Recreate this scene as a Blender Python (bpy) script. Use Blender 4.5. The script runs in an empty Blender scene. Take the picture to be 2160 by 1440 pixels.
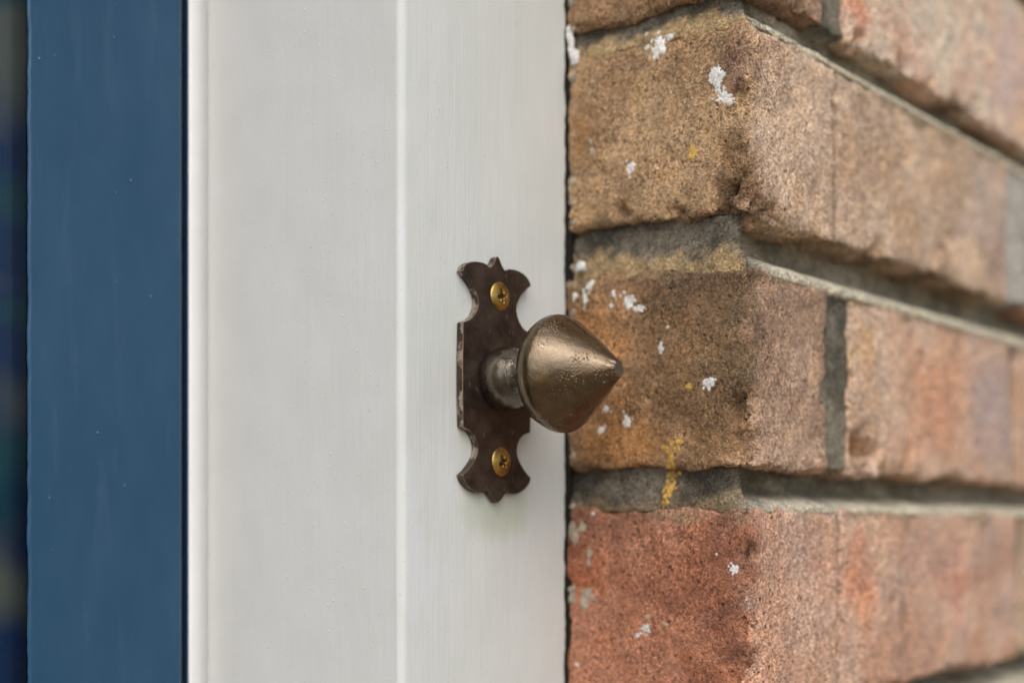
import bpy, bmesh, math
import numpy as np
from mathutils import Vector
from mathutils.bvhtree import BVHTree

scene = bpy.context.scene
# ------------------------------------------------------------------ camera
F, CX, HY = 2948.0, 1080.0, 1114.0          # focal length in photo pixels, centre column, horizon row
TH = math.radians(39.4)                     # angle between the view axis and the wall
V = np.array([math.cos(TH), math.sin(TH), 0.0]); RR = np.array([math.sin(TH), -math.cos(TH), 0.0])
ZH = 1.10                                   # eye height above the paving
CAM = -V * .4578 + RR * .0072 + np.array([0, 0, ZH])
cam = bpy.data.cameras.new("camera"); co = bpy.data.objects.new("camera", cam)
scene.collection.objects.link(co); scene.camera = co
co.location = CAM; co.rotation_euler = (math.pi / 2, 0, TH - math.pi / 2)
cam.sensor_width = 36; cam.lens = F / 2160 * 36; cam.shift_y = (HY - 720) / 2160
cam.clip_start = .01; cam.clip_end = 500
cam.dof.use_dof = True; cam.dof.focus_distance = .440; cam.dof.aperture_fstop = 4.1
# ------------------------------------------------------------------ sky, sun, exposure (overcast)
world = bpy.data.worlds.new("World"); scene.world = world; world.use_nodes = True
wn = world.node_tree; wn.nodes.clear()
SUN_EL, SUN_AZ = math.radians(46), math.radians(-50)      # azimuth from -Y (street side) towards +X
sky = wn.nodes.new("ShaderNodeTexSky"); sky.sky_type = 'NISHITA'; sky.sun_disc = False
sd = Vector((math.sin(SUN_AZ) * math.cos(SUN_EL), -math.cos(SUN_AZ) * math.cos(SUN_EL), math.sin(SUN_EL)))
sky.sun_elevation = SUN_EL; sky.sun_rotation = math.atan2(sd.x, sd.y)
sky.air_density = 1.0; sky.dust_density = 3.0; sky.ozone_density = 1.0
hs = wn.nodes.new("ShaderNodeHueSaturation"); hs.inputs['Saturation'].default_value = .36
bg = wn.nodes.new("ShaderNodeBackground"); bg.inputs['Strength'].default_value = .14
wo = wn.nodes.new("ShaderNodeOutputWorld")
wn.links.new(sky.outputs[0], hs.inputs['Color']); wn.links.new(hs.outputs[0], bg.inputs[0]); wn.links.new(bg.outputs[0], wo.inputs[0])
sl = bpy.data.lights.new("sun", 'SUN'); sl.energy = .8; sl.angle = math.radians(60); sl.color = (1, .98, .95)
so = bpy.data.objects.new("sun", sl); scene.collection.objects.link(so)
so.rotation_euler = sd.to_track_quat('Z', 'Y').to_euler(); so.location = (0, -2, 4)
vs = scene.view_settings; vs.view_transform = 'Standard'; vs.look = 'None'; vs.exposure = 0.36; vs.gamma = 1; vs.use_curve_mapping = False
scene.render.engine = 'CYCLES'

# ------------------------------------------------------------------ helpers
def ray(px, py): return V * F + RR * (px - CX) + np.array([0, 0, HY - py])
def on_y(px, py, y0): d = ray(px, py); return CAM + d * (y0 - CAM[1]) / d[1]
def on_x(px, py, x0): d = ray(px, py); return CAM + d * (x0 - CAM[0]) / d[0]
rng = np.random.RandomState(7)
PERM = np.concatenate([rng.permutation(256)] * 3); GR = rng.normal(size=(256, 3)); GR /= np.linalg.norm(GR, axis=1)[:, None]
def pn(P, s=1.0, seed=0):
    P = np.asarray(P, float) * s + np.array([seed * 17.31, seed * 5.77, seed * 9.13])
    I = np.floor(P).astype(int); f = P - I; u = f * f * f * (f * (f * 6 - 15) + 10); I &= 255
    out = 0
    for dx in (0, 1):
        for dy in (0, 1):
            for dz in (0, 1):
                h = PERM[PERM[PERM[I[:, 0] + dx & 255] + (I[:, 1] + dy & 255)] + (I[:, 2] + dz & 255)]
                g = (GR[h] * (f - np.array([dx, dy, dz]))).sum(1)
                w = (u[:, 0] if dx else 1 - u[:, 0]) * (u[:, 1] if dy else 1 - u[:, 1]) * (u[:, 2] if dz else 1 - u[:, 2])
                out = out + g * w
    return out * 1.6
def sstep(a, b, x): t = np.clip((x - a) / (b - a), 0, 1); return t * t * (3 - 2 * t)

def empty(name, loc, label, cat, group=None):
    o = bpy.data.objects.new(name, None); scene.collection.objects.link(o); o.location = loc
    o['label'] = label; o['category'] = cat
    if group: o['group'] = group
    return o
def link(name, me, mat, parent=None, smooth=True):
    """world-space mesh data -> object whose origin sits at the middle of its base"""
    n = len(me.vertices); a = np.empty(n * 3); me.vertices.foreach_get('co', a); a = a.reshape(-1, 3)
    c = np.array([(a[:, 0].min() + a[:, 0].max()) / 2, (a[:, 1].min() + a[:, 1].max()) / 2, a[:, 2].min()])
    me.vertices.foreach_set('co', (a - c).ravel()); me.update()
    if smooth: me.polygons.foreach_set('use_smooth', [True] * len(me.polygons))
    o = bpy.data.objects.new(name, me); scene.collection.objects.link(o); o.location = c
    if mat: me.materials.append(mat)
    if parent: o.parent = parent; o.location = Vector(c) - parent.location
    return o
def mesh(name, vs_, fs): me = bpy.data.meshes.new(name); me.from_pydata([tuple(v) for v in vs_], [], [tuple(f) for f in fs]); me.update(); return me
def bm_mesh(name, bm):
    bmesh.ops.recalc_face_normals(bm, faces=bm.faces[:]); me = bpy.data.meshes.new(name); bm.to_mesh(me); bm.free(); return me
def add_box(bm, x0, x1, y0, y1, z0, z1):
    v = [bm.verts.new((x, y, z)) for x in (x0, x1) for y in (y0, y1) for z in (z0, z1)]
    for f in ((0, 1, 3, 2), (4, 6, 7, 5), (0, 4, 5, 1), (2, 3, 7, 6), (0, 2, 6, 4), (1, 5, 7, 3)): bm.faces.new([v[i] for i in f])
def grid_faces(nu, nv, closed=False):
    i = np.arange(nu if closed else nu - 1)[:, None]; j = np.arange(nv - 1)[None, :]; k = (i + 1) % nu
    return np.stack([i * nv + j, k * nv + j, k * nv + j + 1, i * nv + j + 1], -1).reshape(-1, 4)
def add_attr(me, name, cols):
    a = me.color_attributes.new(name, 'FLOAT_COLOR', 'POINT'); a.data.foreach_set('color', np.concatenate([cols, np.ones((len(cols), 1))], 1).ravel())
def s2l(*c): c = np.array(c, float) / 255; return np.where(c <= .04045, c / 12.92, ((c + .055) / 1.055) ** 2.4)

class Mat:
    def __init__(s, name):
        s.m = bpy.data.materials.new(name); s.m.use_nodes = True; s.t = s.m.node_tree; s.b = s.t.nodes['Principled BSDF']; s.out = s.t.nodes['Material Output']
    def n(s, typ, **kw):
        nd = s.t.nodes.new(typ)
        for k, v in kw.items():
            if hasattr(nd, k): setattr(nd, k, v)
        return nd
    def l(s, a, b): s.t.links.new(a, b)
    def pos(s, scale=(1, 1, 1)):
        g = s.n("ShaderNodeNewGeometry"); m = s.n("ShaderNodeMapping"); m.inputs['Scale'].default_value = scale; s.l(g.outputs['Position'], m.inputs[0]); return m.outputs[0]
    def noise(s, vec, scale, detail=3, rough=.55):
        t = s.n("ShaderNodeTexNoise"); t.inputs['Scale'].default_value = scale; t.inputs['Detail'].default_value = detail; t.inputs['Roughness'].default_value = rough; s.l(vec, t.inputs['Vector']); return t.outputs[0]
    def voro(s, vec, scale):
        t = s.n("ShaderNodeTexVoronoi"); t.inputs['Scale'].default_value = scale; s.l(vec, t.inputs['Vector']); return t.outputs['Distance']
    def ramp(s, fac, stops):
        r = s.n("ShaderNodeValToRGB"); e = r.color_ramp.elements
        while len(e) < len(stops): e.new(.5)
        for k, (p, c) in enumerate(stops):
            e[k].position = p; e[k].color = (c, c, c, 1) if np.isscalar(c) else (*c, 1)
        s.l(fac, r.inputs[0]); return r.outputs[0]
    def mix(s, fac, a, b, mode='MIX'):
        m = s.n("ShaderNodeMix", data_type='RGBA', blend_type=mode)
        for x, i in ((fac, 0), (a, 6), (b, 7)):
            if hasattr(x, 'links'): s.l(x, m.inputs[i])
            else: m.inputs[i].default_value = x if i == 0 else (*x, 1)
        return m.outputs[2]
    def math(s, op, a, b):
        m = s.n("ShaderNodeMath", operation=op)
        for i, x in enumerate((a, b)):
            if hasattr(x, 'links'): s.l(x, m.inputs[i])
            else: m.inputs[i].default_value = x
        return m.outputs[0]
    def bump(s, h, strength, dist, prev=None):
        b = s.n("ShaderNodeBump"); b.inputs['Strength'].default_value = strength; b.inputs['Distance'].default_value = dist; s.l(h, b.inputs['Height'])
        if prev is not None: s.l(prev, b.inputs['Normal'])
        return b.outputs[0]
    def set(s, **kw):
        for k, v in kw.items():
            i = s.b.inputs[{'Base': 'Base Color', 'Rough': 'Roughness', 'Metal': 'Metallic', 'Normal': 'Normal', 'Spec': 'Specular IOR Level', 'Coat': 'Coat Weight', 'CoatRough': 'Coat Roughness'}[k]]
            if hasattr(v, 'links'): s.l(v, i)
            else: i.default_value = (*v, 1) if not np.isscalar(v) else v
        return s.m

# ------------------------------------------------------------------ materials
def brick_mat():
    m = Mat("brick"); p = m.pos(); a = m.n("ShaderNodeAttribute", attribute_name='tint').outputs['Color']
    n1 = m.noise(p, 1700, 2, .6); n2 = m.noise(p, 520, 4, .7); n3 = m.noise(p, 90, 4, .6); n4 = m.noise(p, 850, 3, .6)
    big = m.ramp(m.noise(p, 75, 3, .6), [(.36, .40), (.62, 1.0)])
    c = m.mix(big, a, m.ramp(n1, [(.28, .28), (.44, .90), (.56, 1.08), (.74, 1.55)]), 'MULTIPLY')
    c = m.mix(.75, c, m.ramp(n2, [(.32, .55), (.5, 1.0), (.7, 1.3)]), 'MULTIPLY')
    c = m.mix(1, c, m.ramp(n3, [(.25, (.74, .76, .82)), (.5, 1.0), (.75, (1.18, 1.12, 1.0))]), 'MULTIPLY')
    c = m.mix(m.ramp(n4, [(.60, 0.0), (.68, .85)]), c, (.045, .036, .028))
    vg = m.n('ShaderNodeTexVoronoi'); vg.inputs['Scale'].default_value = 1350; m.l(p, vg.inputs['Vector']); sg = m.n('ShaderNodeSeparateColor'); m.l(vg.outputs['Color'], sg.inputs[0])
    c = m.mix(m.math('MULTIPLY', big, .9), c, m.ramp(sg.outputs[0], [(0.0, .30), (.16, .74), (.6, 1.06), (1.0, 1.65)]), 'MULTIPLY')
    v2 = m.voro(p, 290); pit = m.math('MULTIPLY', m.ramp(v2, [(.10, 1.0), (.24, 0.0)]), m.ramp(n3, [(.46, 0.0), (.60, 1.0)]))
    c = m.mix(m.math('MULTIPLY', pit, .72), c, (.05, .04, .03))
    v = m.voro(p, 760)
    c = m.mix(m.ramp(v, [(.05, .75), (.16, 0.0)]), c, (.62, .50, .36))
    h = m.math('ADD', m.math('MULTIPLY', n1, .8), m.math('ADD', m.math('MULTIPLY', n2, 1.6), m.math('MULTIPLY', sg.outputs[0], .25)))
    h = m.math('SUBTRACT', h, m.math('MULTIPLY', pit, 1.2))
    return m.set(Base=c, Rough=.92, Spec=.15, Normal=m.bump(h, .9, .0011))
def mortar_mat():
    m = Mat("mortar"); p = m.pos(); a = m.n("ShaderNodeAttribute", attribute_name='tint').outputs['Color']
    n1 = m.noise(p, 1300, 3, .7); n2 = m.noise(p, 200, 4, .6); vg = m.n('ShaderNodeTexVoronoi'); vg.inputs['Scale'].default_value = 1200; m.l(p, vg.inputs['Vector']); sg = m.n('ShaderNodeSeparateColor'); m.l(vg.outputs['Color'], sg.inputs[0])
    a = m.mix(.8, a, m.ramp(sg.outputs[0], [(0.0, .5), (.3, .9), (.7, 1.1), (1.0, 1.5)]), 'MULTIPLY')
    c = m.mix(1, a, m.ramp(n1, [(.3, .6), (.5, 1.0), (.75, 1.35)]), 'MULTIPLY')
    c = m.mix(.8, c, m.ramp(n2, [(.3, .65), (.5, 1.0), (.7, 1.3)]), 'MULTIPLY')
    return m.set(Base=c, Rough=.95, Spec=.15, Normal=m.bump(m.math('ADD', n1, n2), .9, .0016))
def white_mat():
    m = Mat("white_paint"); ps = m.pos((1, 1, .02)); p = m.pos(); pm = m.pos((1, 1, .35))
    st = m.noise(ps, 900, 3, .6); big = m.noise(p, 45, 3, .5); lump = m.noise(pm, 130, 3, .5); pit = m.voro(p, 190); sp = m.noise(p, 1300, 1, .5)
    c = m.mix(m.ramp(big, [(.35, 0.0), (.7, 1.0)]), (.672, .666, .640), (.708, .700, .680))
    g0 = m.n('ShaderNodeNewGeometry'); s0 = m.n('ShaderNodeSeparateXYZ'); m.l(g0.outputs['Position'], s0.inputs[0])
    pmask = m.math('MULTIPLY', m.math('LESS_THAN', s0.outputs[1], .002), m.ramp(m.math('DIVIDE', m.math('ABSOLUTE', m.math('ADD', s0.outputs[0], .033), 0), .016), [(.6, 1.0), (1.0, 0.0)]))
    c = m.mix(m.math('LESS_THAN', s0.outputs[1], .0012), c, m.mix(m.ramp(big, [(.35, 0.0), (.7, 1.0)]), (.635, .664, .640), (.672, .692, .676)))  # outer face greener: its cooler light is put into the base colour
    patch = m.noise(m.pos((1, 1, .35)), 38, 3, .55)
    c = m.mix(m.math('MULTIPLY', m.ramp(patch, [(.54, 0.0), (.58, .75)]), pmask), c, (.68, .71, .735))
    # green-grey weathering that has run down from the plate
    g = m.n("ShaderNodeNewGeometry"); sx = m.n("ShaderNodeSeparateXYZ"); m.l(g.outputs['Position'], sx.inputs[0])
    dx = m.math('DIVIDE', m.math('SUBTRACT', sx.outputs[0], .004), .019); dz = m.math('DIVIDE', m.math('SUBTRACT', sx.outputs[2], ZH + .006), .011)
    d = m.math('ADD', m.math('MULTIPLY', dx, dx), m.math('MULTIPLY', dz, dz))
    c = m.mix(m.ramp(m.math('MULTIPLY', m.math('ADD', d, m.math('MULTIPLY', lump, 1.2)), .55), [(.45, .6), (.62, .4), (.85, .12), (1.0, 0.0)]), c, (.44, .49, .36))
    dx = m.math('DIVIDE', sx.outputs[0], .026); dz = m.math('DIVIDE', m.math('SUBTRACT', sx.outputs[2], ZH + .0486), .046)
    d = m.math('ADD', m.math('MULTIPLY', dx, dx), m.math('MULTIPLY', dz, dz))
    c = m.mix(m.ramp(m.math('ADD', d, m.math('MULTIPLY', lump, .5)), [(.7, .35), (1.4, 0.0)]), c, (.60, .63, .54))
    c = m.mix(m.ramp(sp, [(.755, 0.0), (.775, .7)]), c, (.25, .24, .22))
    h = m.math('ADD', m.math('MULTIPLY', st, .42), m.math('ADD', m.math('MULTIPLY', lump, 1.1), m.ramp(pit, [(.04, .3), (.1, 0.0)])))
    return m.set(Base=c, Rough=.46, Spec=.25, Normal=m.bump(h, .4, .0007))
def flat_mat(name, col, rough, spec=.4, bscale=400, bdist=.0002, metal=0.0, var=.15):
    m = Mat(name); p = m.pos(); n = m.noise(p, bscale, 3, .6)
    c = m.mix(1, col, m.ramp(n, [(.3, 1 - var), (.7, 1 + var)]), 'MULTIPLY')
    return m.set(Base=c, Rough=rough, Spec=spec, Metal=metal, Normal=m.bump(n, .5, bdist))
def blue_mat():
    m = Mat("blue_gloss_paint"); ps = m.pos((1, 1, .03)); p = m.pos()
    st = m.noise(ps, 500, 3, .6); big = m.noise(m.pos((1, 1, .4)), 60, 4, .6); sp = m.voro(p, 95); fine = m.noise(p, 1600, 1, .5)
    c = m.mix(m.ramp(big, [(.35, 0.0), (.75, 1.0)]), (.015, .064, .134), (.025, .082, .156))
    c = m.mix(m.ramp(m.noise(m.pos((1, 1, .15)), 130, 3, .6), [(.56, 0.0), (.80, .16)]), c, (.12, .19, .27))
    c = m.mix(m.ramp(sp, [(.022, .7), (.04, 0.0)]), c, (.20, .30, .38))
    h = m.math('ADD', m.math('MULTIPLY', st, .3), m.ramp(sp, [(.04, 1.0), (.10, 0.0)]))
    return m.set(Base=c, Rough=.27, Spec=.36, Normal=m.bump(h, .3, .0005))
def bronze_mat(name, c0, c1, rough0, rough1, metal, pit):
    m = Mat(name); p = m.pos(); n1 = m.noise(p, 150, 4, .6); n2 = m.noise(p, 1100, 3, .6); v = m.voro(p, 1150); sc = m.noise(m.pos((1, 1, .3)), 700, 3, .6)
    c = m.mix(m.ramp(n1, [(.3, 0.0), (.7, 1.0)]), c0, c1)
    c = m.mix(m.ramp(n2, [(.60, 0.0), (.72, .6)]), c, tuple(x * .35 for x in c0))
    c = m.mix(m.ramp(sc, [(.64, 0.0), (.74, .5)]), c, (.42, .36, .28))
    r = m.ramp(n1, [(.3, rough0), (.7, rough1)])
    pm = m.ramp(m.noise(p, 90, 2, .5), [(.42, .05), (.56, 1.0)])
    h = m.math('ADD', m.math('MULTIPLY', n2, .3), m.math('MULTIPLY', m.math('MULTIPLY', m.math('SUBTRACT', m.ramp(v, [(.05, 0.0), (.42, 1.0)]), 1.0), pm), .75))
    return m, c, r, h, pit
def metal_plain(*a, coat=0.0):
    m, c, r, h, pit = bronze_mat(*a); b = m.bump(h, .6, pit)
    m.b.inputs['Coat Weight'].default_value = coat; m.b.inputs['Coat IOR'].default_value = 1.75; m.b.inputs['Coat Roughness'].default_value = .13; m.l(b, m.b.inputs['Coat Normal'])
    return m.set(Base=c, Rough=r, Metal=a[5], Normal=b)
def plate_mat():
    m, c, r, h, pit = bronze_mat("dark_bronze_plate", (.036, .024, .019), (.092, .063, .050), .28, .5, .55, .00014)
    bv = m.n("ShaderNodeBevel"); bv.inputs['Radius'].default_value = .0006; g = m.n("ShaderNodeNewGeometry")
    dt = m.n("ShaderNodeVectorMath", operation='DOT_PRODUCT'); m.l(bv.outputs[0], dt.inputs[0]); m.l(g.outputs['Normal'], dt.inputs[1])
    edge = m.ramp(dt.outputs['Value'], [(.80, 1.0), (.985, 0.0)])
    wear = m.math('MULTIPLY', edge, m.ramp(m.noise(m.pos(), 90, 3, .6), [(.46, .1), (.62, .9)]))
    c = m.mix(wear, c, (.48, .32, .14))
    sx = m.n("ShaderNodeSeparateXYZ"); m.l(g.outputs['Normal'], sx.inputs[0]); ab = m.math('ABSOLUTE', sx.outputs[1], 0)
    side = m.math('MULTIPLY', m.ramp(ab, [(.2, 1.0), (.5, 0.0)]), m.ramp(m.noise(m.pos(), 170, 4, .7), [(.50, 0.0), (.60, .7)]))
    c = m.mix(side, c, (.40, .34, .27))
    met = m.math('SUBTRACT', .55, m.math('MULTIPLY', side, .55))
    return m.set(Base=c, Rough=r, Metal=met, Normal=m.bump(h, .4, pit))
def glass_mat():
    m = Mat("window_glass"); t = m.n("ShaderNodeBsdfTransparent"); g = m.n("ShaderNodeBsdfGlossy"); g.inputs['Roughness'].default_value = .03
    t.inputs[0].default_value = (.80, .90, .95, 1); lw = m.n("ShaderNodeFresnel"); lw.inputs['IOR'].default_value = 1.3
    nb = m.bump(m.noise(m.pos((1, 1, .1)), 500, 3, .6), .15, .0003); m.l(nb, g.inputs['Normal'])
    x = m.n("ShaderNodeMixShader"); m.l(lw.outputs[0], x.inputs[0]); m.l(t.outputs[0], x.inputs[1]); m.l(g.outputs[0], x.inputs[2]); m.l(x.outputs[0], m.out.inputs[0]); return m.m
def backdrop_mat():
    m = Mat("mottled_backdrop"); p = m.pos((.5, .5, 1)); n = m.noise(p, 30, 1, .4); n2 = m.noise(p, 38, 1, .4); w = m.noise(m.pos(), 1500, 1, .5)
    c = m.mix(m.ramp(n, [(.50, 0.0), (.68, 1.0)]), (.004, .050, .16), (.34, .25, .17))
    c = m.mix(m.ramp(n2, [(.48, 0.0), (.66, 1.0)]), c, (.02, .13, .14))
    return m.set(Base=c, Rough=.9, Spec=.1, Normal=m.bump(w, .4, .0003))
M_BRICK, M_MORT, M_WHITE, M_BLUE, M_PLATE, M_GLASS, M_BACKDROP = brick_mat(), mortar_mat(), white_mat(), blue_mat(), plate_mat(), glass_mat(), backdrop_mat()
M_BEAD = flat_mat("white_bead_paint", (.86, .86, .85), .35, .45, 60, .0001, 0, .03)
M_KNOB = metal_plain("bronze_knob", (.070, .042, .015), (.150, .092, .036), .22, .42, .9, .00042, coat=.6)
M_BOSS = metal_plain("bronze_boss", (.075, .056, .036), (.17, .135, .095), .2, .34, .9, .0003, coat=.6)
M_BRASS = metal_plain("brass_screw", (.42, .27, .075), (.58, .40, .14), .28, .42, 1.0, .00010)
M_SPLASH = flat_mat("dried_white_paint", (.70, .69, .66), .7, .25, 1100, .0008, 0, .35)
M_DULL = flat_mat("dull_lime", (.40, .34, .26), .9, .1, 900, .0006, 0, .35)
M_LICH = flat_mat("yellow_lichen", (.55, .34, .09), .9, .1, 900, .0005, 0, .4)
M_CAULK = flat_mat("old_caulk", (.34, .29, .21), .9, .2, 500, .0012, 0, .5)
M_PAVE = flat_mat("paving", (.30, .245, .185), .9, .2, 8, .004, 0, .25)

# ------------------------------------------------------------------ key planes, from the photograph
XJ = on_y(1198, 800, 0)[0]                  # where the frame face meets the brick reveal
YW = on_x(1580, 800, XJ)[1]                 # outer face of the brick wall
XA = on_y(847, 800, 0)[0]                   # front arris of the jamb
YS = on_x(440, 800, XA)[1]                  # end of the jamb's inner side
XS = on_y(401, 800, YS)[0]                  # left end of the bead
YD = YS - .0008                             # outer face of the door
XD1 = on_y(391, 800, YD)[0]; XD0 = on_y(62, 800, YD)[0]
XL = XD1 - .80                              # far side of the doorway
print("planes", XJ, YW, XA, YS, XS, YD, XD1, XD0)

# ------------------------------------------------------------------ ground
bm = bmesh.new(); add_box(bm, -60, 60, -120, 3, -.08, 0)
o = link('paving', bm_mesh('paving', bm), M_PAVE, None, False); o['kind'] = 'structure'

# ------------------------------------------------------------------ brick wall
wall = empty('brick_wall', (XJ + .3, YW + .1, 0), 'weathered tan and red brick wall with recessed grey mortar beside the white frame', 'brick wall')
zr = lambda mm: ZH + mm / 1000.0
ROWS = {-3: (-293, -230), -2: (-214, -151), -1: (-136, -71), 0: (-58.5, 6), 1: (19, 83.5), 2: (100, 162), 3: (173.5, 237), 4: (249, 313), 5: (326, 390)}
SHAPES = []                                  # (verts, faces) of everything paint can stick to
def ticks(a, b, fine, coarse, f0, f1):
    out = [a]
    while out[-1] < b - 1e-9:
        x = out[-1]; out.append(min(b, x + (fine if f0 <= x <= f1 else coarse)))
    return np.array(out)
def brick(x0, x1, y0, y1, z0, z1, seed, shade, fine=.0011, chips=(), dz=(0, 0, 0), crack=None):
    """shade(P)->linear rgb; dz=(top at frame, bottom at frame, twist)"""
    view = fine < .003
    xs = ticks(x0, x1, fine, fine * 1.6, x0, x0 + .09); ys = ticks(y0, y1, fine, fine * 2, y0, .004 if x0 < XJ + .01 else y0 + .012); zs = ticks(z0, z1, fine, fine, z0, z1)
    nx, ny, nz = len(xs), len(ys), len(zs); fs = []
    def idx(i, j, k): return (i * ny + j) * nz + k
    I, J, K = np.arange(nx - 1), np.arange(ny - 1), np.arange(nz - 1)
    for i in (0, nx - 1):
        j, k = np.meshgrid(J, K, indexing='ij'); q = np.stack([idx(i, j, k), idx(i, j + 1, k), idx(i, j + 1, k + 1), idx(i, j, k + 1)], -1).reshape(-1, 4); fs.append(q if i else q[:, ::-1])
    for j in (0, ny - 1):
        i, k = np.meshgrid(I, K, indexing='ij'); q = np.stack([idx(i, j, k), idx(i + 1, j, k), idx(i + 1, j, k + 1), idx(i, j, k + 1)], -1).reshape(-1, 4); fs.append(q[:, ::-1] if j else q)
    for k in (0, nz - 1):
        i, j = np.meshgrid(I, J, indexing='ij'); q = np.stack([idx(i, j, k), idx(i + 1, j, k), idx(i + 1, j + 1, k), idx(i, j + 1, k)], -1).reshape(-1, 4); fs.append(q if k else q[:, ::-1])
    fs = np.concatenate(fs); u, inv = np.unique(fs.ravel(), return_inverse=True); fs = inv.reshape(-1, 4)
    P = np.stack([xs[u // (ny * nz)], ys[(u // nz) % ny], zs[u % nz]], 1)
    lo, hi = np.array([x0, y0, z0]), np.array([x1, y1, z1])
    r = np.clip(.0022 + .0022 * pn(P, 55, seed) + .0020 * pn(P, 170, seed + 3) + .0012 * pn(P, 420, seed + 7), .0005, .007)[:, None]
    inner = np.clip(P, lo + r, hi - r); D = P - inner; dr = D / np.maximum(np.linalg.norm(D, axis=1), 1e-9)[:, None]
    Q = inner + dr * r
    amp = .0009 * pn(P, 38, seed + 1) + .0006 * pn(P, 140, seed + 2) + .00042 * pn(P, 380, seed + 4)
    if x0 < XJ + .001:
        Rc = np.clip(.0045 + .0035 * pn(P * np.array([0, 0, 1]), 50, seed + 17) + .0015 * pn(P, 190, seed + 18), .001, .009); a_ = x0 + Rc - Q[:, 0]; b_ = y0 + Rc - Q[:, 1]
        ln = np.hypot(a_, b_); k_ = np.where((a_ > 0) & (b_ > 0) & (ln > Rc), Rc / np.maximum(ln, 1e-9), 1.0)
        Q[:, 0] = np.where(k_ < 1, x0 + Rc - a_ * k_, Q[:, 0]); Q[:, 1] = np.where(k_ < 1, y0 + Rc - b_ * k_, Q[:, 1])
    Q += dr * amp[:, None]
    Q[:, 2] += dr[:, 2] * (.0025 * pn(P, 28, seed + 5) + .0013 * pn(P, 90, seed + 6) + .0007 * pn(P, 260, seed + 16))
    for (c, R, dep) in chips:
        d = np.linalg.norm(P - np.array(c), axis=1) + R * .35 * pn(P, 1.4 / R, seed + 8); w = sstep(0, .75, np.clip(1 - d / R, 0, 1))
        Q -= dr * (w * 1.7 * dep * (1 + .45 * pn(P, 320, seed + 9)))[:, None]
    t = np.clip(1 - (P[:, 1] - YW) / (0 - YW), 0, 1) if view else np.ones(len(P)); fz = (P[:, 2] - z0) / (z1 - z0)
    Q[:, 2] += (1 - t) * (fz * dz[0] + (1 - fz) * dz[1])
    col = shade(P)
    if crack:
        zc = P * np.array([0, 0, 1]); d = np.abs(P[:, 0] - crack - .0009 * pn(zc, 60, seed) - .0004 * pn(zc, 240, seed)); w = np.exp(-(d / .0010) ** 2) * sstep(-.35, .25, pn(zc, 48, seed + 12) + .12) * (dr[:, 1] < -.5)
        Q[:, 1] += .0022 * w; col = col * (1 - .62 * w)[:, None]
    if view:
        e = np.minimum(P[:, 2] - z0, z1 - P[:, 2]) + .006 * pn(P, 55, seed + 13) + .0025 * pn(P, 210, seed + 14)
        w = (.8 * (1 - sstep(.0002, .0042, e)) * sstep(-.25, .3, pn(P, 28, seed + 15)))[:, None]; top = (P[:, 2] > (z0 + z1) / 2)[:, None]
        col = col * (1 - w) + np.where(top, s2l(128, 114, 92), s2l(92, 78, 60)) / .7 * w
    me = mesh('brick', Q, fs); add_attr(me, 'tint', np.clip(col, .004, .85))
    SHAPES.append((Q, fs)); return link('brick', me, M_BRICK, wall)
def shader(front, side, seed, spots=(), sidefall=None):
    """front/side: two colours each (sRGB) mixed by large noise; spots: (xyz, radius, colour, weight)"""
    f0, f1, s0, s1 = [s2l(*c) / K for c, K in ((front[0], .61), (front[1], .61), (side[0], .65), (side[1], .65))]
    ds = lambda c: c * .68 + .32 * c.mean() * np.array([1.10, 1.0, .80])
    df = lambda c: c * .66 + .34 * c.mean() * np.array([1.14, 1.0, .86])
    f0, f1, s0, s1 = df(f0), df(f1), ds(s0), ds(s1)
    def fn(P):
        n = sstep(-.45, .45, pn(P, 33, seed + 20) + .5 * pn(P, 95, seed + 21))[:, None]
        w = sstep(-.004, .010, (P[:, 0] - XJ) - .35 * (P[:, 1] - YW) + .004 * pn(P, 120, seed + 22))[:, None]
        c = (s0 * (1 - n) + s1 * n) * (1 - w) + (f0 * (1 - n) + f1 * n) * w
        for (p, R, col, k) in spots:
            d = np.linalg.norm((P - np.array(p)), axis=1) / R + .55 * pn(P, 1.6 / R, seed + 23) + .2 * pn(P, 400, seed + 24)
            m = (k * .85 * (1 - sstep(.15, 1.1, d)))[:, None]; c = c * (1 - m) + s2l(*col) / .70 * m
        return c
    return fn
def rp(px, py): return on_x(px, py, XJ)
def wp(px, py): return on_y(px, py, YW)
SX = lambda px: wp(px, 800)[0]
YB = .035
DARK, SOOT = (70, 60, 52), (48, 42, 36)
# row 2: the long corner brick at the top of the picture
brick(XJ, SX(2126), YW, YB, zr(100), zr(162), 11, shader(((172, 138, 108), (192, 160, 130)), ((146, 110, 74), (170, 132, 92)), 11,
      [(rp(1560, 130), .010, (112, 86, 74), .8), (rp(1562, 190), .006, (70, 48, 38), .9), (rp(1560, 320), .011, (90, 68, 46), .8), (rp(1545, 415), .008, (62, 46, 30), .8), (rp(1225, 300), .012, (168, 120, 70), .5),
       (wp(1600, 420), .010, (120, 84, 50), .7), (wp(1880, 230), .006, (128, 110, 100), .6), (wp(2080, 420), .03, (176, 160, 150), .8), (wp(2110, 560), .018, (150, 130, 120), .7), (wp(1640, 130), .012, (150, 110, 85), .5), (wp(1990, 520), .012, (150, 110, 85), .5)]),
      chips=[(rp(1545, 425), .010, .004), (rp(1560, 330), .005, .0012), (rp(1312, 474), .005, .0022), (rp(1430, 462), .005, .002), (rp(1580, 400), .006, .0022), (wp(1620, 480), .010, .0035), (wp(1850, 560), .012, .003), (wp(1765, 230), .0035, .0016), (wp(1766, 200), .003, .0014), (wp(1764, 270), .003, .0014), (wp(2010, 500), .006, .0013), (wp(1985, 520), .005, .0013)], dz=(.002, .005, 0), crack=SX(1765))
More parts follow.
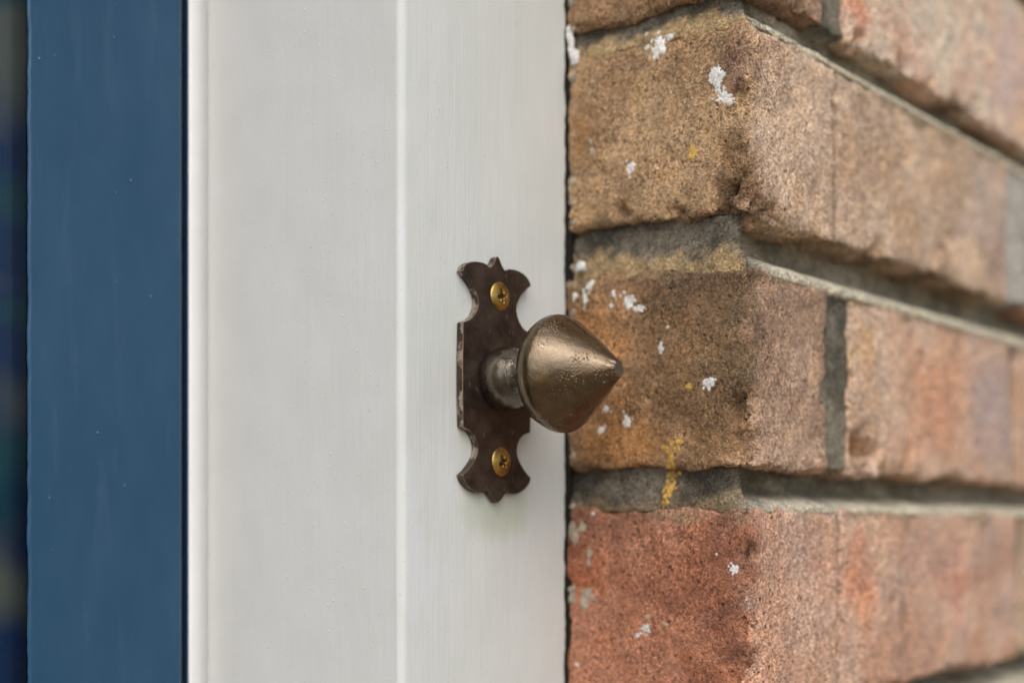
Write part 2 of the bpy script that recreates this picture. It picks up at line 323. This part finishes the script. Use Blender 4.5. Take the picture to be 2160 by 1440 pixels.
# row 1: corner brick with knob in front, then the next brick after an open perpend
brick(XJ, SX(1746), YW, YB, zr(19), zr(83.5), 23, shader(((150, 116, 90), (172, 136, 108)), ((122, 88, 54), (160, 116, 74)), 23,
      [(rp(1420, 600), .016, (92, 74, 60), .75), (rp(1530, 640), .020, (86, 72, 58), .7), (rp(1545, 760), .016, (92, 80, 62), .6), (rp(1560, 860), .006, (72, 56, 38), .5), (rp(1240, 760), .025, (170, 116, 66), .55), (rp(1300, 940), .022, (176, 120, 66), .55), (rp(1470, 590), .012, (80, 64, 54), .7), (rp(1590, 930), .006, (100, 74, 46), .8)]),
      chips=[(rp(1560, 860), .007, .0022), (rp(1575, 945), .008, .003), (wp(1600, 600), .006, .0016), (wp(1745, 830), .006, .002), (wp(1590, 960), .006, .002), (rp(1220, 590), .006, .002)], dz=(.003, .002, 0))
brick(SX(1797), SX(2132), YW + .001, YB + .06, zr(19.5), zr(85), 31, shader(((184, 146, 116), (192, 158, 132)), ((150, 112, 70), (150, 112, 70)), 31,
      [(wp(1985, 850), .05, (200, 142, 112), .7), (wp(2095, 850), .04, (168, 150, 146), .9), (wp(1840, 940), .010, (140, 100, 52), .8), (wp(1945, 740), .004, (110, 86, 76), .7), (wp(1820, 720), .016, (196, 158, 110), .6)]),
      chips=[(wp(1830, 960), .012, .006), (wp(1800, 800), .005, .002), (wp(1870, 1000), .006, .002)])
# row 0: the red corner brick at the bottom
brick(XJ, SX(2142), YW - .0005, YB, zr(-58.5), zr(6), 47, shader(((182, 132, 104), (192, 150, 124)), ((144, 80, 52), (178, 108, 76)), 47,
      [(rp(1500, 1330), .022, (150, 96, 72), .4), (rp(1530, 1290), .009, (92, 62, 54), .7), (rp(1580, 1165), .007, (84, 62, 50), .8), (rp(1220, 1150), .012, (98, 70, 56), .6), (rp(1560, 1385), .006, (60, 48, 36), .3), (rp(1585, 1270), .005, (170, 150, 142), .6), (rp(1230, 1220), .012, (190, 108, 66), .4), (rp(1350, 1085), .015, (96, 76, 66), .6),
       (wp(1800, 1230), .022, (206, 136, 100), .8), (wp(1766, 1230), .004, (96, 72, 54), .6), (wp(2010, 1230), .02, (204, 132, 112), .5), (wp(2080, 1130), .02, (164, 140, 130), .8), (wp(1960, 1200), .03, (182, 150, 134), .6), (wp(1900, 1280), .006, (130, 104, 88), .7), (wp(2120, 1280), .02, (182, 156, 146), .7), (wp(1900, 1380), .012, (160, 128, 106), .5)]),
      chips=[(rp(1585, 1165), .005, .0018), (rp(1585, 1420), .011, .0045), (wp(1767, 1170), .003, .0016), (wp(1767, 1210), .003, .0018), (wp(1768, 1260), .003, .0016), (wp(1768, 1310), .003, .0016), (wp(1767, 1380), .003, .0014), (wp(1880, 1270), .004, .001), (rp(1585, 1330), .004, .0014)], dz=(.001, .001, 0), crack=SX(1767))
# row 3: short corner brick just at the top edge, then the pale pink one
brick(XJ, SX(1738), YW, YB, zr(173.5), zr(237), 59, shader(((150, 112, 86), (160, 124, 96)), ((140, 104, 70), (150, 112, 76)), 59), chips=[(wp(1700, 30), .008, .003)])
brick(SX(1786), SX(2330), YW - .001, YB + .06, zr(173.0), zr(236), 61, shader(((200, 158, 132), (208, 172, 150)), ((200, 150, 112), (190, 140, 100)), 61,
      [(wp(1810, 20), .012, (206, 128, 92), .8), (wp(1900, 90), .012, (178, 138, 112), .6), (wp(2120, 150), .03, (190, 172, 166), .7)]), chips=[(wp(1810, 90), .006, .003), (wp(1900, 140), .006, .003), (wp(2050, 240), .008, .003), (wp(1960, 190), .006, .002)])
# the neighbours that only just reach into the picture, and the courses around them
GEN = [((172, 132, 104), (190, 152, 126)), ((160, 104, 78), (184, 136, 108)), ((150, 122, 96), (178, 146, 118))]
edge2, edge1, edge0 = SX(2126) + .03, SX(2132) + .013, SX(2142) + .012
k = 70
for x, row in ((edge2, 2), (edge1, 1), (edge0, 0), (SX(2330) + .012, 3)):
    z0, z1 = ROWS[row]; cur = x
    for _ in range(2):
        brick(cur, cur + .214, YW + .0005, YW + .10, zr(z0), zr(z1), k, shader(GEN[k % 3], GEN[k % 3], k), fine=.0035); cur += .226; k += 1
for row in (-3, -2, -1, 4, 5):
    z0, z1 = ROWS[row]; cur = XJ; first = .214 if row % 2 == 0 else .056
    for _ in range(4):
        w = first if cur == XJ else .214
        brick(cur, cur + w, YW, YB if cur == XJ else YW + .10, zr(z0), zr(z1), k, shader(GEN[k % 3], GEN[(k + 1) % 3], k), fine=.0035); cur += w + .012; k += 1
# mortar: one tooled sheet behind the bricks, turning the corner
zs_ = np.concatenate([np.arange(zr(-296), zr(-75), .004), np.arange(zr(-75), zr(250), .00085), np.arange(zr(250), zr(392), .004)])
ya = np.arange(YB, YW, -.0011); xa = np.concatenate([np.arange(XJ, XJ + .13, .0012), np.arange(XJ + .13, XJ + .9, .004)])
q = np.array([(XJ, y, 0) for y in ya] + [(x, YW, 1) for x in xa]); nq, nz = len(q), len(zs_)
P = np.stack([np.repeat(q[:, 0], nz), np.repeat(q[:, 1], nz), np.tile(zs_, nq)], 1); on_wall = np.repeat(q[:, 2], nz)
lat = np.where(on_wall > 0, P[:, 0] - XJ, P[:, 1] - YW)
order = sorted(ROWS); rec = np.full(len(P), .014); fz = np.full(len(P), -1.0)
for row, xa_, xb_, rc in ((1, SX(1746), SX(1797), .0024), (3, SX(1738), SX(1786), .0024), (2, SX(2126), edge2, .0015), (1, SX(2132), edge1, .005), (0, SX(2142), edge0, .004)):
    z0, z1 = zr(ROWS[row][0]) - .006, zr(ROWS[row][1]) + .006
    rec = np.where((on_wall > 0) & (P[:, 0] > xa_ - .0022) & (P[:, 0] < xb_ + .0022) & (P[:, 2] > z0) & (P[:, 2] < z1), rc, rec)
for a, b in zip(order[:-1], order[1:]):
    zb, zt = zr(ROWS[a][1]), zr(ROWS[b][0]); t = np.where(on_wall > 0, 0, sstep(0, -YW, lat))
    zb2 = zb + t * {1: .004, 2: .002, 0: .001}.get(a, 0); zt2 = zt + t * {2: .005, 1: .002}.get(b, 0)
    f = (P[:, 2] - zb2) / (zt2 - zb2); ins = (f > -.12) & (f < 1.12); fz = np.where(ins, f, fz)
    prof = np.where(on_wall > 0, .0005 + .0105 * sstep(.02, .62, f), .0016 + .0022 * sstep(.1, .9, f))
    turn = sstep(0, .012, lat); wp_ = .0005 + (.0090 if a == 2 else .0160) * sstep(.06, .62, f)
    prof = np.where(on_wall > 0, wp_, prof + .35 * wp_ * (1 - sstep(0, .014, lat)))
    prof = np.where(on_wall > 0, prof * (.5 + .5 * turn) + .0012 * (1 - turn), prof)
    rec = np.where(ins, prof, rec)
rec = rec + .0007 * pn(P, 60, 90) + .0007 * pn(P, 190, 91) + .0004 * pn(P, 450, 92)
rec = np.maximum(rec, .0002)
Q = P.copy(); Q[:, 0] = np.where(on_wall > 0, np.maximum(P[:, 0], XJ + rec), XJ + rec); Q[:, 1] = np.where(on_wall > 0, YW + rec, np.maximum(P[:, 1], YW + rec))
n = pn(P, 45, 95) + .5 * pn(P, 150, 96); nn = sstep(-.5, .5, n)[:, None]
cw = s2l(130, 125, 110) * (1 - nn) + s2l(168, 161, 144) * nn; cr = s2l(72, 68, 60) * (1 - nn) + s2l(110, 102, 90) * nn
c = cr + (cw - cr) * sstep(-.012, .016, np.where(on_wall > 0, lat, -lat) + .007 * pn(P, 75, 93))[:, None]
cream = (1 - sstep(.10, .5, fz + .45 * pn(P, 70, 97) + .25 * pn(P, 260, 94))) * (fz > -.5) * np.where(P[:, 2] > zr(60), 1, .35) * (on_wall < 1)
c = c + (s2l(176, 150, 112) - c) * (cream * .85)[:, None]
pale = (1 - sstep(.12, .38, fz + .16 * pn(P, 70, 98) + .08 * pn(P, 260, 99))) * (fz > -.5) * (on_wall > 0) * sstep(.004, .02, lat)
c = c + (s2l(204, 194, 170) - c) * (pale * .8)[:, None]  # sky light on the bed joint ledges, painted into the mortar tint
perp = (fz < -.5); c = np.where(perp[:, None], np.where((P[:, 0] > SX(2100))[:, None], s2l(176, 170, 160), s2l(94, 89, 78) * (1 - nn) + s2l(132, 125, 109) * nn), c)
fcs = grid_faces(nq, nz); me = mesh('mortar', Q, fcs); add_attr(me, 'tint', np.clip(c / .78, .004, .85)); SHAPES.append((Q, fcs))
link('mortar', me, M_MORT, wall)
# the body of the wall behind, round the doorway
bm = bmesh.new(); X0 = XL - .12
add_box(bm, XJ + .025, XJ + 2.2, YW + .024, .22, 0, 2.6); add_box(bm, X0 - 2.2, X0, YW, .22, 0, 2.6); add_box(bm, X0 + .001, XJ + .024, YW + .001, .22, 2.12, 2.6)
link('wall_body', bm_mesh('wall_body', bm), flat_mat("wall_body", (.26, .18, .12), .95, .1, 30, .003, 0, .3), wall, False)

# paint splashes, lime and lichen on the bricks: thin blobs that follow the surface
offs = np.cumsum([0] + [len(v) for v, f in SHAPES]); allv = np.concatenate([v for v, f in SHAPES]); allf = np.concatenate([f + offs[i] for i, (v, f) in enumerate(SHAPES)])
BVH = BVHTree.FromPolygons(allv.tolist(), allf.tolist())
def blob(name, px, py, rw, rh, mat, seed, thick=.0004, plane='r', rag=.35):
    c = rp(px, py) if plane == 'r' else wp(px, py); s = 6.45e3 if plane == 'r' else 6.1e3
    nrm = Vector((-1, 0, 0)) if plane == 'r' else Vector((0, -1, 0)); ax = Vector((0, -1, 0)) if plane == 'r' else Vector((1, 0, 0))
    ru, rv = rw / (s * (.79 if plane == 'r' else .56)), rh / s; vs_, fs = [], []; N = 44; rings = (0, .3, .55, .75, .9, 1.0)
    ang = np.arange(N) / N * 2 * math.pi; rad = 1 + rag * pn(np.stack([np.cos(ang) * 1.3, np.sin(ang) * 1.3, np.full(N, seed * 3.7)], 1), 1.0, seed) + rag * .9 * pn(np.stack([np.cos(ang) * 4.2, np.sin(ang) * 4.2, np.full(N, seed * 1.7)], 1), 1.0, seed)
    for t in rings:
        for a_, r_ in zip(ang, rad):
            p = Vector(c) + ax * (ru * t * r_ * math.cos(a_)) + Vector((0, 0, rv * t * r_ * math.sin(a_)))
            hit = BVH.ray_cast(p + nrm * .012, -nrm, .03)[0]
            if hit is None: hit = p
            h = thick * (1 - t * t) * (.85 + .25 * math.sin(3 * a_ + seed + 3 * t)) - .00012 * t ** 6 + .00008
            vs_.append(hit + nrm * h)
    for i in range(len(rings) - 1):
        for j in range(N):
            k2 = (j + 1) % N; fs.append((i * N + j, i * N + k2, (i + 1) * N + k2, (i + 1) * N + j))
    link(name, mesh(name, vs_, fs), mat, wall)
rl = np.random.RandomState(3)
for i, (px, py, rw, rh, th) in enumerate([(1388, 95, 14, 24, .0009), (1408, 74, 8, 8, .0005), (1382, 112, 9, 14, .0007), (1513, 162, 14, 26, .0006), (1526, 204, 17, 12, .0004), (1540, 214, 7, 9, .0004), (1332, 356, 10, 15, .0008), (1326, 634, 15, 15, .0008), (1344, 650, 13, 9, .0006), (1244, 602, 9, 12, .0006), (1235, 630, 8, 15, .0006), (1294, 620, 6, 9, .0005), (1288, 645, 6, 5, .0004),
        (1394, 731, 6, 11, .0004), (1495, 807, 11, 13, .0006), (1321, 886, 8, 16, .0006), (1266, 906, 9, 10, .0007), (1279, 862, 9, 8, .0004), (1548, 1200, 9, 12, .0006), (1360, 1325, 11, 10, .0006), (1344, 1340, 5, 6, .0003), (1214, 625, 5, 8, .0005), (1251, 1083, 4, 5, .0004), (1357, 68, 3, 4, .0003), (1362, 98, 5, 6, .0003), (1510, 1168, 3, 3, .0003), (1217, 1400, 4, 5, .0004), (1408, 690, 3, 4, .0003)]):
    blob('paint_splash', px, py, rw * .9, rh * .95, M_SPLASH, i + 1, th * .2, 'r', .62)
    for k_ in range(2):
        a_ = rl.rand() * 6.28; blob('paint_splash', px + math.cos(a_) * rw * 1.35, py + math.sin(a_) * rh * 1.3, rw * .22, rh * .22, M_SPLASH, 300 + 2 * i + k_, .00006, 'r', .6)
blob('paint_splash', 1630, 56, 7, 6, M_SPLASH, 77, .0005, 'w')
for i, (px, py, rw, rh) in enumerate([(1238, 1256, 19, 22), (1232, 1275, 7, 16), (1249, 322, 5, 10), (1247, 300, 4, 8), (1246, 1165, 6, 14), (1243, 1185, 4, 9), (1215, 1130, 9, 14), (1226, 1108, 8, 12), (1366, 1300, 5, 5), (1404, 1316, 6, 5)]):
    blob('lime_stain', px, py, rw, rh, M_DULL, 120 + i, .00012, 'r', .6)
L = [(1463, 322, 9, 12), (1458, 332, 6, 6), (1455, 817, 6, 7)]
for _ in range(46):
    t = rl.rand(); L.append((1420 - 22 * t + rl.normal() * (5 + 8 * (t < .25)), 925 + 142 * t, 2.5 + 3.5 * rl.rand(), 3 + 5 * rl.rand()))
for i, (px, py, rw, rh) in enumerate(L): blob('lichen_patch', px, py, rw, rh, M_LICH, 200 + i, .00018, 'r', .7)

# ------------------------------------------------------------------ door frame
frame = empty('door_frame', ((XA + XJ) / 2, .05, 0), 'white painted wooden door frame with rounded edge between the blue door and the bricks', 'door frame')
def arc(cx, cy, r, a0, a1, n): return [(cx + r * math.cos(math.radians(a0 + (a1 - a0) * i / n)), cy + r * math.sin(math.radians(a0 + (a1 - a0) * i / n))) for i in range(n + 1)]
def extrude(name, prof, zlo, zhi, mat, parent, wob=None, dense=(.88, 1.36)):
    zz = np.concatenate([[zlo], np.arange(dense[0], dense[1], .0022), [zhi]]); n_ = len(prof); vs_ = []
    for z in zz:
        for (x, y) in prof: vs_.append((x, y, z))
    vs_ = np.array(vs_)
    if wob: vs_ = wob(vs_)
    fs = [(a * n_ + i, a * n_ + (i + 1) % n_, (a + 1) * n_ + (i + 1) % n_, (a + 1) * n_ + i) for a in range(len(zz) - 1) for i in range(n_)]
    me = mesh(name, vs_, fs + [tuple(range(n_))[::-1], tuple(range((len(zz) - 1) * n_, len(zz) * n_))])
    me.polygons.foreach_set('use_smooth', [True] * len(me.polygons))
    o = link(name, me, mat, parent); md = o.modifiers.new('wn', 'WEIGHTED_NORMAL'); return o
XR = XJ - .0013
def sub(p, q, n): return [(p[0] + (q[0] - p[0]) * i / n, p[1] + (q[1] - p[1]) * i / n) for i in range(1, n)]
rA = .0026
prof = [(XR, .15)] + sub((XR, .15), (XR, .001), 3) + arc(XR - .0009, .0009, .0009, 0, -90, 4) + sub((XR - .0009, 0), (XA + rA, 0), 24) + arc(XA + rA, rA, rA, -90, -180, 8) + sub((XA, rA), (XA, YS), 16) + [(XA, YS + .0005), (XA, .15)]
def wob(v):
    k = np.clip((v[:, 0] - (XR - .012)) / .012, 0, 1) ** 3
    v[:, 0] += k * (.0006 * pn(v * np.array([0, 0, 1]), 160, 5) + .0006 * pn(v * np.array([0, 0, 1]), 420, 6))
    fr = (v[:, 1] < .0002); v[:, 1] += fr * (.00022 * pn(v * np.array([1, 1, .4]), 45, 8)); return v
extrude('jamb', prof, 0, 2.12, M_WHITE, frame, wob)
rB = .0008
extrude('stop_bead', [(XA + .004, YS + .04), (XA + .004, YS)] + arc(XS + rB, YS + rB, rB, -90, -180, 5) + [(XS, YS + .04)], 0, 2.12, M_BEAD, frame)
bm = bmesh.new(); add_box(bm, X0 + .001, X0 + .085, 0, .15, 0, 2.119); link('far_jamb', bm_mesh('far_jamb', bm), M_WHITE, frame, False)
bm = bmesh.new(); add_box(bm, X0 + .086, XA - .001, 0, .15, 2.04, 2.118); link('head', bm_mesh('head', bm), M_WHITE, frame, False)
# crumbling filler in the gap against the bricks
zz = np.arange(zr(-70), zr(190), .0009); ring = np.arange(9) / 9 * 2 * math.pi; vs_ = []
for z in zz:
    h = pn(np.array([[0, 0, z]]), 110, 31)[0] + .9 * pn(np.array([[0, 0, z]]), 380, 32)[0]
    r_ = .0010 * float(sstep(-.15, .7, h))
    for a_ in ring: vs_.append((XJ + .0012 - r_ * 1.1 + r_ * .7 * math.cos(a_), -.0016 + r_ * 2.0 * math.sin(a_), z))
vs_ = np.array(vs_); vs_[:, 1] += .0009 * pn(vs_, 420, 33); vs_[:, 0] += .0004 * pn(vs_, 700, 34)
link('filler', mesh('filler', vs_, grid_faces(len(zz), 9).tolist() + [(i * 9 + 8, (i + 1) * 9 + 8, (i + 1) * 9, i * 9) for i in range(len(zz) - 1)]), M_CAULK, frame)
# ragged near-black strip that paints the shade in the gap against the bricks
zz = np.arange(zr(-80), zr(200), .0008); nz_ = len(zz); Z1 = np.stack([zz * 0, zz * 0, zz], 1)
wv = np.clip(.0011 + .0009 * pn(Z1, 90, 35) + .0009 * pn(Z1, 300, 36), .0001, .003); pv = .0003 * pn(Z1, 250, 37)
vs_ = np.stack([np.stack([zz * 0 + XR - .0008, .0009 + pv, zz], 1), np.stack([zz * 0 + XR + .0004, .0002 + pv, zz], 1), np.stack([zz * 0 + XJ + .0006, .0001 - wv, zz], 1), np.stack([zz * 0 + XJ + .0022, .0002 - wv, zz], 1), np.stack([zz * 0 + XJ + .0022, .008 + zz * 0, zz], 1), np.stack([zz * 0 + XR - .0008, .008 + zz * 0, zz], 1)], 1).reshape(-1, 3)
link('frame_gap_shade', mesh('frame_gap_shade', vs_, grid_faces(nz_, 6).tolist() + [(i * 6 + 5, (i + 1) * 6 + 5, (i + 1) * 6, i * 6) for i in range(nz_ - 1)]), flat_mat("dark_gap_shade", (.018, .016, .013), .95, .1, 700, .0008, 0, .5), frame)
def lump(px, py, rad, seed, mat, name):
    c = rp(px, py); bm = bmesh.new(); bmesh.ops.create_icosphere(bm, subdivisions=3, radius=1); v = np.array([x.co[:] for x in bm.verts]); d = 1 + .5 * pn(v, 1.7, seed) + .35 * pn(v, 4.5, seed)
    for x, k_ in zip(bm.verts, d): x.co = Vector((c[0] - .0002 + x.co.x * k_ * rad[0], c[1] + x.co.y * k_ * rad[1], c[2] + x.co.z * k_ * rad[2]))
    link(name, bm_mesh(name, bm), mat, frame)
for i, (px, py, rad) in enumerate([(1213, 122, (.0008, .0018, .0034)), (1206, 98, (.0009, .0010, .0042)), (1200, 74, (.0009, .0008, .0030)), (1226, 562, (.0005, .0024, .0017))]): lump(px, py, rad, 40 + i, M_SPLASH, 'paint_lump')

# ------------------------------------------------------------------ door, with its glass and an added backdrop behind
door = empty('door', ((XD0 + XL) / 2, YD + .02, .01), 'glossy navy blue glazed door set back behind the white frame', 'door')
rD = .0032
prof = [(XS - .0008, YD + .044), (XS - .0008, YD + .0045), (XD1, YD + .0046)] + arc(XD1 - rD, YD + rD, rD, 0, -90, 5) + sub((XD1 - rD, YD), (XD0 + .001, YD), 8) + [(XD0 + .0010, YD + .00008), (XD0 + .0004, YD + .0003), (XD0, YD + .0009), (XD0 - .0001, YD + .0012), (XD0 + .030, YD + .0013), (XD0 + .030, YD + .044)]
def wobd(v):
    k = np.clip((XD0 + .004 - v[:, 0]) / .004, 0, 1)
    v[:, 0] += k * (.00035 * pn(v * np.array([0, 0, 1]), 55, 61) + .00030 * pn(v * np.array([0, 0, 1]), 330, 62)); return v
extrude('stile', prof, .01, 2.035, M_BLUE, door, wobd)
bm = bmesh.new(); add_box(bm, XS - .0007, XS - .0001, YS + .0009, YD + .0043, .01, 2.035); link('door_gap_shade', bm_mesh('w', bm), flat_mat("navy_gap_shade", (.010, .032, .070), .6, .3), door, False)  # dark navy strip added to stand in for shade beside the door
bm = bmesh.new(); add_box(bm, XL, XL + .058, YD, YD + .044, .01, 2.035); link('far_stile', bm_mesh('s', bm), M_BLUE, door, False)
bm = bmesh.new(); add_box(bm, XL + .059, XD0 - .001, YD, YD + .044, .01, .45); link('bottom_rail', bm_mesh('r', bm), M_BLUE, door, False)
bm = bmesh.new(); add_box(bm, XL + .059, XD0 - .001, YD, YD + .044, 1.95, 2.034); link('top_rail', bm_mesh('r', bm), M_BLUE, door, False)
bm = bmesh.new(); add_box(bm, XL + .059, XD0 + .028, YD + .0014, YD + .0054, .451, 1.949); link('glass_pane', bm_mesh('g', bm), M_GLASS, door, False)
xs = np.arange(XL + .062, XD0 + .0285, .0015); yy = YD + .0105 + .0012 * np.sin(xs * 120) + .0006 * np.sin(xs * 71 + 1); vs_ = [(x, y, z) for x, y in zip(xs, yy) for z in np.linspace(.46, 1.94, 9)]
o = link('backdrop', mesh('backdrop', vs_, grid_faces(len(xs), 9)), M_BACKDROP); o.modifiers.new('s', 'SOLIDIFY').thickness = .001  # mottled sheet added in place of the dim interior
o['label'] = 'added backdrop, mottled navy and brown, standing in for the dim interior behind the door glass'; o['category'] = 'backdrop'

# ------------------------------------------------------------------ knob on its plate
ZK = ZH + .0486
KX = .0006
knob = empty('door_knob', (0, 0, ZK), 'aged bronze pointed door knob on a scalloped plate screwed to the white frame', 'door knob')
def catmull(pts, n=6):
    pts = [np.array(p, float) for p in pts]; out = []
    P_ = [2 * pts[0] - pts[1]] + pts + [2 * pts[-1] - pts[-2]]
    for i in range(1, len(P_) - 2):
        for t in np.arange(n) / n:
            a, b, c_, d = P_[i - 1:i + 3]; out.append(.5 * (2 * b + (c_ - a) * t + (2 * a - 5 * b + 4 * c_ - d) * t * t + (3 * b - a - 3 * c_ + d) * t ** 3))
    return out + [pts[-1]]
q1 = catmull([(0, 40.2), (.9, 39.4), (2.0, 37.6), (3.7, 35.9)], 4)[:-1] + catmull([(3.7, 35.9), (6, 36.9), (9.7, 37.0), (13.2, 36.2), (15.6, 34.6), (16.6, 32.9)], 5)[:-1] + catmull([(16.6, 32.9), (14.4, 31.3), (11.6, 28.9), (9.7, 26.0), (9.3, 23.4), (10.4, 20.6), (12.6, 18.3), (16.2, 16.8)], 5)[:-1]
q1 = [tuple(p) for p in q1]; side = [(16.2, 16.8), (16.5, 8), (16.6, 0), (16.5, -8)]
q2 = catmull([(0, 40.3), (1.7, 39.2), (3.3, 37.6), (4.5, 36.1)], 4)[:-1] + catmull([(4.5, 36.1), (6.6, 37.1), (9.8, 37.0), (13.2, 35.6), (15.6, 33.6), (16.6, 31.6)], 5)[:-1] + catmull([(16.6, 31.6), (14.2, 30.0), (11.6, 27.4), (9.8, 24.6), (9.5, 22.2), (10.5, 19.6), (12.6, 17.6), (16.2, 16.4)], 5)[:-1]
right = q1 + side + [(x, -z) for x, z in ([(16.2, 16.4)] + [tuple(p) for p in q2][::-1])]
outl = right + [(-x, z) for x, z in right[::-1] if x > 1e-6]
bm = bmesh.new(); TP = .0028
vb = [bm.verts.new((x * 1.05 / 1000, -.0001, ZK + z / 1000)) for x, z in outl]; f = bm.faces.new(vb)
r_ = bmesh.ops.extrude_face_region(bm, geom=[f]); bmesh.ops.translate(bm, verts=[e for e in r_['geom'] if isinstance(e, bmesh.types.BMVert)], vec=(0, -TP, 0))
o = link('back_plate', bm_mesh('plate', bm), M_PLATE, knob, False)
md = o.modifiers.new('b', 'BEVEL'); md.width = .00032; md.segments = 3; md.limit_method = 'ANGLE'; md.angle_limit = math.radians(50)
def lathe(name, prof, mat, seed, amp, n=160, fn=None):
    pr = np.array(catmull(prof, 6)); N = len(pr); ang = np.arange(n) / n * 2 * math.pi; vs_ = []
    A, H, R_ = np.repeat(ang, N), np.tile(pr[:, 0], n), np.tile(pr[:, 1], n)
    P_ = np.stack([R_ * np.cos(A), -H, R_ * np.sin(A)], 1)
    R2 = R_ + amp * (pn(P_, .16, seed) + .4 * pn(P_, .5, seed + 1)) * np.clip(R_ / 6, 0, 1)
    if fn is not None: R2 = fn(A, H, R2)
    P_ = np.stack([R2 * np.cos(A) / 1000, -TP - H / 1000, ZK + R2 * np.sin(A) / 1000], 1)
    return link(name, mesh(name, P_, grid_faces(n, N, True)[:, ::-1]), mat, knob)
lathe('boss', [(-.1, 9.2), (.6, 9.7), (2.2, 10.2), (4.2, 10.35), (7, 9.9), (10, 8.7), (13, 7.6), (17, 7.0), (20, 7.2), (21.6, 8.5)], M_BOSS, 71, .10)
SEAM = math.radians(-125)
def seam(A, H, R_):
    d = (A - SEAM - .004 * (H - 34) + math.pi) % (2 * math.pi) - math.pi
    w = sstep(20.9, 21.8, H) * (1 - sstep(46, 48, H))
    R_ = R_ + .34 * np.exp(-(d * R_ / .45) ** 2) * w                      # the casting line
    R_ = R_ - .30 * sstep(0, .6, d * R_) * (1 - sstep(.5, 1.0, d)) * w     # one half sits a little lower
    dent = np.exp(-(((A - math.radians(128) + math.pi) % (2 * math.pi) - math.pi) * 17 / 1.3) ** 2 - ((H - 23.2) / .55) ** 2); R_ = R_ - .7 * dent
    oct_ = np.abs(np.cos(3 * A + .4)); return R_ - .35 * (1 - oct_) * sstep(44, 48, H)
lathe('knob', [(20.6, 6.0), (20.6, 12.2), (20.7, 15.4), (21.3, 16.7), (22.6, 17.6), (24.4, 18.45), (26.0, 18.75), (28.0, 18.2), (31.2, 16.2), (35.5, 12.9), (39.5, 9.6), (43.5, 6.2), (46.5, 3.8), (47.9, 2.85), (48.2, 2.5), (48.25, 2.2), (48.2, .01)], M_KNOB, 81, .16, 220, seam)
def screw(u, z, rot, seed):
    n_ = 97; g = np.linspace(-1, 1, n_); X, Z = np.meshgrid(g, g, indexing='ij')
    # square -> disc
    Xd = X * np.sqrt(1 - Z * Z / 2); Zd = Z * np.sqrt(1 - X * X / 2); R_ = 4.75; x, zz_ = Xd * R_, Zd * R_; rr = np.sqrt(x * x + zz_ * zz_)
    h = 1.55 * np.sqrt(np.clip(1 - (rr / (R_ * 1.03)) ** 2, 0, 1)) - .1
    ca, sa = math.cos(rot), math.sin(rot); a, b = x * ca + zz_ * sa, -x * sa + zz_ * ca
    arm = lambda p, q_: (1 - sstep(.42, .66, np.abs(p))) * (1 - sstep(1.9, 2.45, np.abs(q_)))
    cross = np.maximum(arm(a, b), arm(b, a)); cross = np.maximum(cross, (1 - sstep(.8, 1.25, np.sqrt(a * a + b * b))))
    a2, b2 = (a + b) * .707, (a - b) * .707; tick = np.maximum((1 - sstep(.06, .2, np.abs(a2))) * (1 - sstep(1.7, 2.0, np.abs(b2))), (1 - sstep(.06, .2, np.abs(b2))) * (1 - sstep(1.7, 2.0, np.abs(a2))))
    h = h - 2.1 * cross * (1 - .16 * rr) - .22 * tick * (1 - cross)
    P_ = np.stack([(u + x.ravel()) / 1000, -TP - h.ravel() / 1000, ZK + (z + zz_.ravel()) / 1000], 1)
    link('screw', mesh('screw', P_, grid_faces(n_, n_)), M_BRASS, knob)
screw(.9, 27.2, math.radians(12), 1); screw(1.6, -26.8, math.radians(28), 2)

knob.location.x += KX
